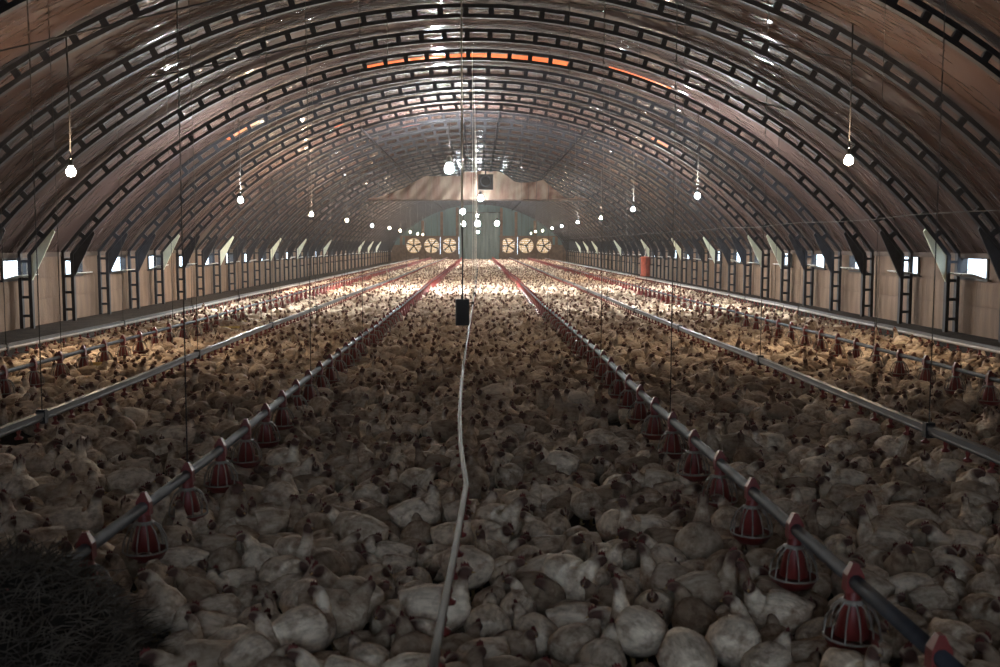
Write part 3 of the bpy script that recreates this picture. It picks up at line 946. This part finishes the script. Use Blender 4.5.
# the dark heap hides what stands right behind it on the left
order = np.argsort(np.where(inside, dep, 1e9))[:300]
single = np.zeros(len(P), bool); single[order] = True
POSE_TXT = {'rest': 'head low', 'turn': 'head turned', 'preen': 'head laid back', 'up': 'neck raised', 'feed': 'head bent down'}
def zone(x):
    if x < -1.8: return 'left of left feeder line'
    if x < -.95: return 'just right of left feeder line'
    if x < -.12: return 'just left of centre pipe'
    if x < .7: return 'just right of centre pipe'
    if x < 1.52: return 'just left of right feeder line'
    return 'right of right feeder line'
ROWS = ['nearest row', 'second row', 'third row', 'fourth row', 'fifth row', 'sixth row']
dsort = np.sort(dep[order]); cuts = [dsort[50 * k] for k in range(1, 6)]
def facing(a):
    c_, s_ = math.cos(a), math.sin(a)
    if abs(c_) > abs(s_): return 'facing right' if c_ > 0 else 'facing left'
    return 'facing away' if s_ > 0 else 'facing the camera'
def chick_label(i, where=''):
    a = facing(yaw[i]); b = POSE_TXT[POSES[int(kind[i])][0]]; r = ROWS[sum(int(dep[i] > c_) for c_ in cuts)]; z = zone(P[i, 0])
    t = '%swhite chicken %s, %s, %s, %s' % (where, a, b, r, z)
    return t if len(t.split()) <= 16 else t.replace('just ', '')
by_label = {}
for i in order: by_label.setdefault(chick_label(i), []).append(i)
LABEL = {}
for t, ii in by_label.items():
    ii.sort(key=lambda i: P[i, 0])
    names = {1: [''], 2: ['left-hand ', 'right-hand '], 3: ['leftmost ', 'middle ', 'rightmost '], 4: ['leftmost ', 'mid-left ', 'mid-right ', 'rightmost '],
             5: ['leftmost ', 'mid-left ', 'middle ', 'mid-right ', 'rightmost ']}[min(5, len(ii))]
    for q, i in enumerate(ii): LABEL[i] = chick_label(i, names[min(q, len(names) - 1)])
protos = {}
for i in order:
    k = int(kind[i])
    me, comb, bk, leg = KIT[k]
    c = obj('chicken', me, None, (P[i, 0], P[i, 1], 0), yaw[i]); c.rotation_euler = (tilt[i, 0], tilt[i, 1], yaw[i])
    s = float(size[i]); c.scale = (s, s, s)
    tag(c, LABEL[i], 'chicken', 'chickens in the front of the flock')
    a = obj('comb', comb, c); b = obj('beak', bk, c)
    if leg:
        obj('leg', leg, c, (-.01, .028, 0)); obj('leg', leg, c, (-.01, -.028, 0))
    if k not in protos: protos[k] = (c, a)
for k in range(len(KIT)):
    assert k in protos

# the rest of the flock: one object scattering the same birds
rest = np.where(~single)[0]
# birds standing beside the frame's first metres are kept, far ones too
me = bpy.data.meshes.new('flock')
me.from_pydata([(float(P[i, 0]), float(P[i, 1]), 0.0) for i in rest], [], [])
a = me.attributes.new('turn', 'FLOAT_VECTOR', 'POINT')
rot = np.zeros((len(rest), 3), np.float32); rot[:, 2] = yaw[rest]; rot[:, :2] = tilt[rest]; a.data.foreach_set('vector', rot.ravel())
a = me.attributes.new('size', 'FLOAT', 'POINT'); a.data.foreach_set('value', size[rest].astype(np.float32))
a = me.attributes.new('pick', 'INT', 'POINT'); a.data.foreach_set('value', kind[rest].astype(np.int32))
fo = obj('flock', me)
tag(fo, 'dense flock of white chickens covering the barn floor behind the front rows', 'chickens', kind='stuff')
ng = bpy.data.node_groups.new('flock_scatter', 'GeometryNodeTree')
ng.interface.new_socket('Geometry', in_out='INPUT', socket_type='NodeSocketGeometry')
ng.interface.new_socket('Geometry', in_out='OUTPUT', socket_type='NodeSocketGeometry')
N, L = ng.nodes, ng.links
gi, go = N.new('NodeGroupInput'), N.new('NodeGroupOutput')
iop = N.new('GeometryNodeInstanceOnPoints')
allj = N.new('GeometryNodeJoinGeometry')
for k in sorted(protos, reverse=True):
    jn = N.new('GeometryNodeJoinGeometry')
    for o_ in protos[k]:
        oi = N.new('GeometryNodeObjectInfo'); oi.inputs['Object'].default_value = o_
        L.new(oi.outputs['Geometry'], jn.inputs[0])
    g2 = N.new('GeometryNodeGeometryToInstance'); L.new(jn.outputs[0], g2.inputs[0])
    L.new(g2.outputs[0], allj.inputs[0])
def named(nm, ty):
    n = N.new('GeometryNodeInputNamedAttribute'); n.data_type = ty; n.inputs['Name'].default_value = nm
    return n.outputs['Attribute']
L.new(gi.outputs[0], iop.inputs['Points']); L.new(allj.outputs[0], iop.inputs['Instance'])
iop.inputs['Pick Instance'].default_value = True
L.new(named('pick', 'INT'), iop.inputs['Instance Index'])
L.new(named('turn', 'FLOAT_VECTOR'), iop.inputs['Rotation'])
L.new(named('size', 'FLOAT'), iop.inputs['Scale'])
L.new(iop.outputs[0], go.inputs[0])
md = fo.modifiers.new('scatter', 'NODES'); md.node_group = ng
print('chickens', len(P), 'objects', len(bpy.data.objects))

# ------------------------------------------------------------------ dusty air
hm = bpy.data.materials.new('dusty_air'); hm.use_nodes = True
hm.node_tree.nodes.remove(hm.node_tree.nodes['Principled BSDF'])
vn = hm.node_tree.nodes.new('ShaderNodeVolumeScatter')
vn.inputs['Color'].default_value = (1, .90, .80, 1); vn.inputs['Density'].default_value = .0004; vn.inputs['Anisotropy'].default_value = .5
hm.node_tree.links.new(vn.outputs[0], hm.node_tree.nodes['Material Output'].inputs['Volume'])
prof = [(-10.75, -.22), (-10.75, EAVE + .1)] + [(math.sin(a) * (R_OUT + .3), CZ + math.cos(a) * (R_OUT + .3)) for a in np.linspace(-A_E, A_E, 25)] + [(10.75, EAVE + .1), (10.75, -.22)]
hz = MB().prism_y(prof[::-1], Y0 - .2, Y1 + .6).build('dust_haze', hm)
tag(hz, 'thin dusty haze filling the barn air', 'haze', kind='stuff')
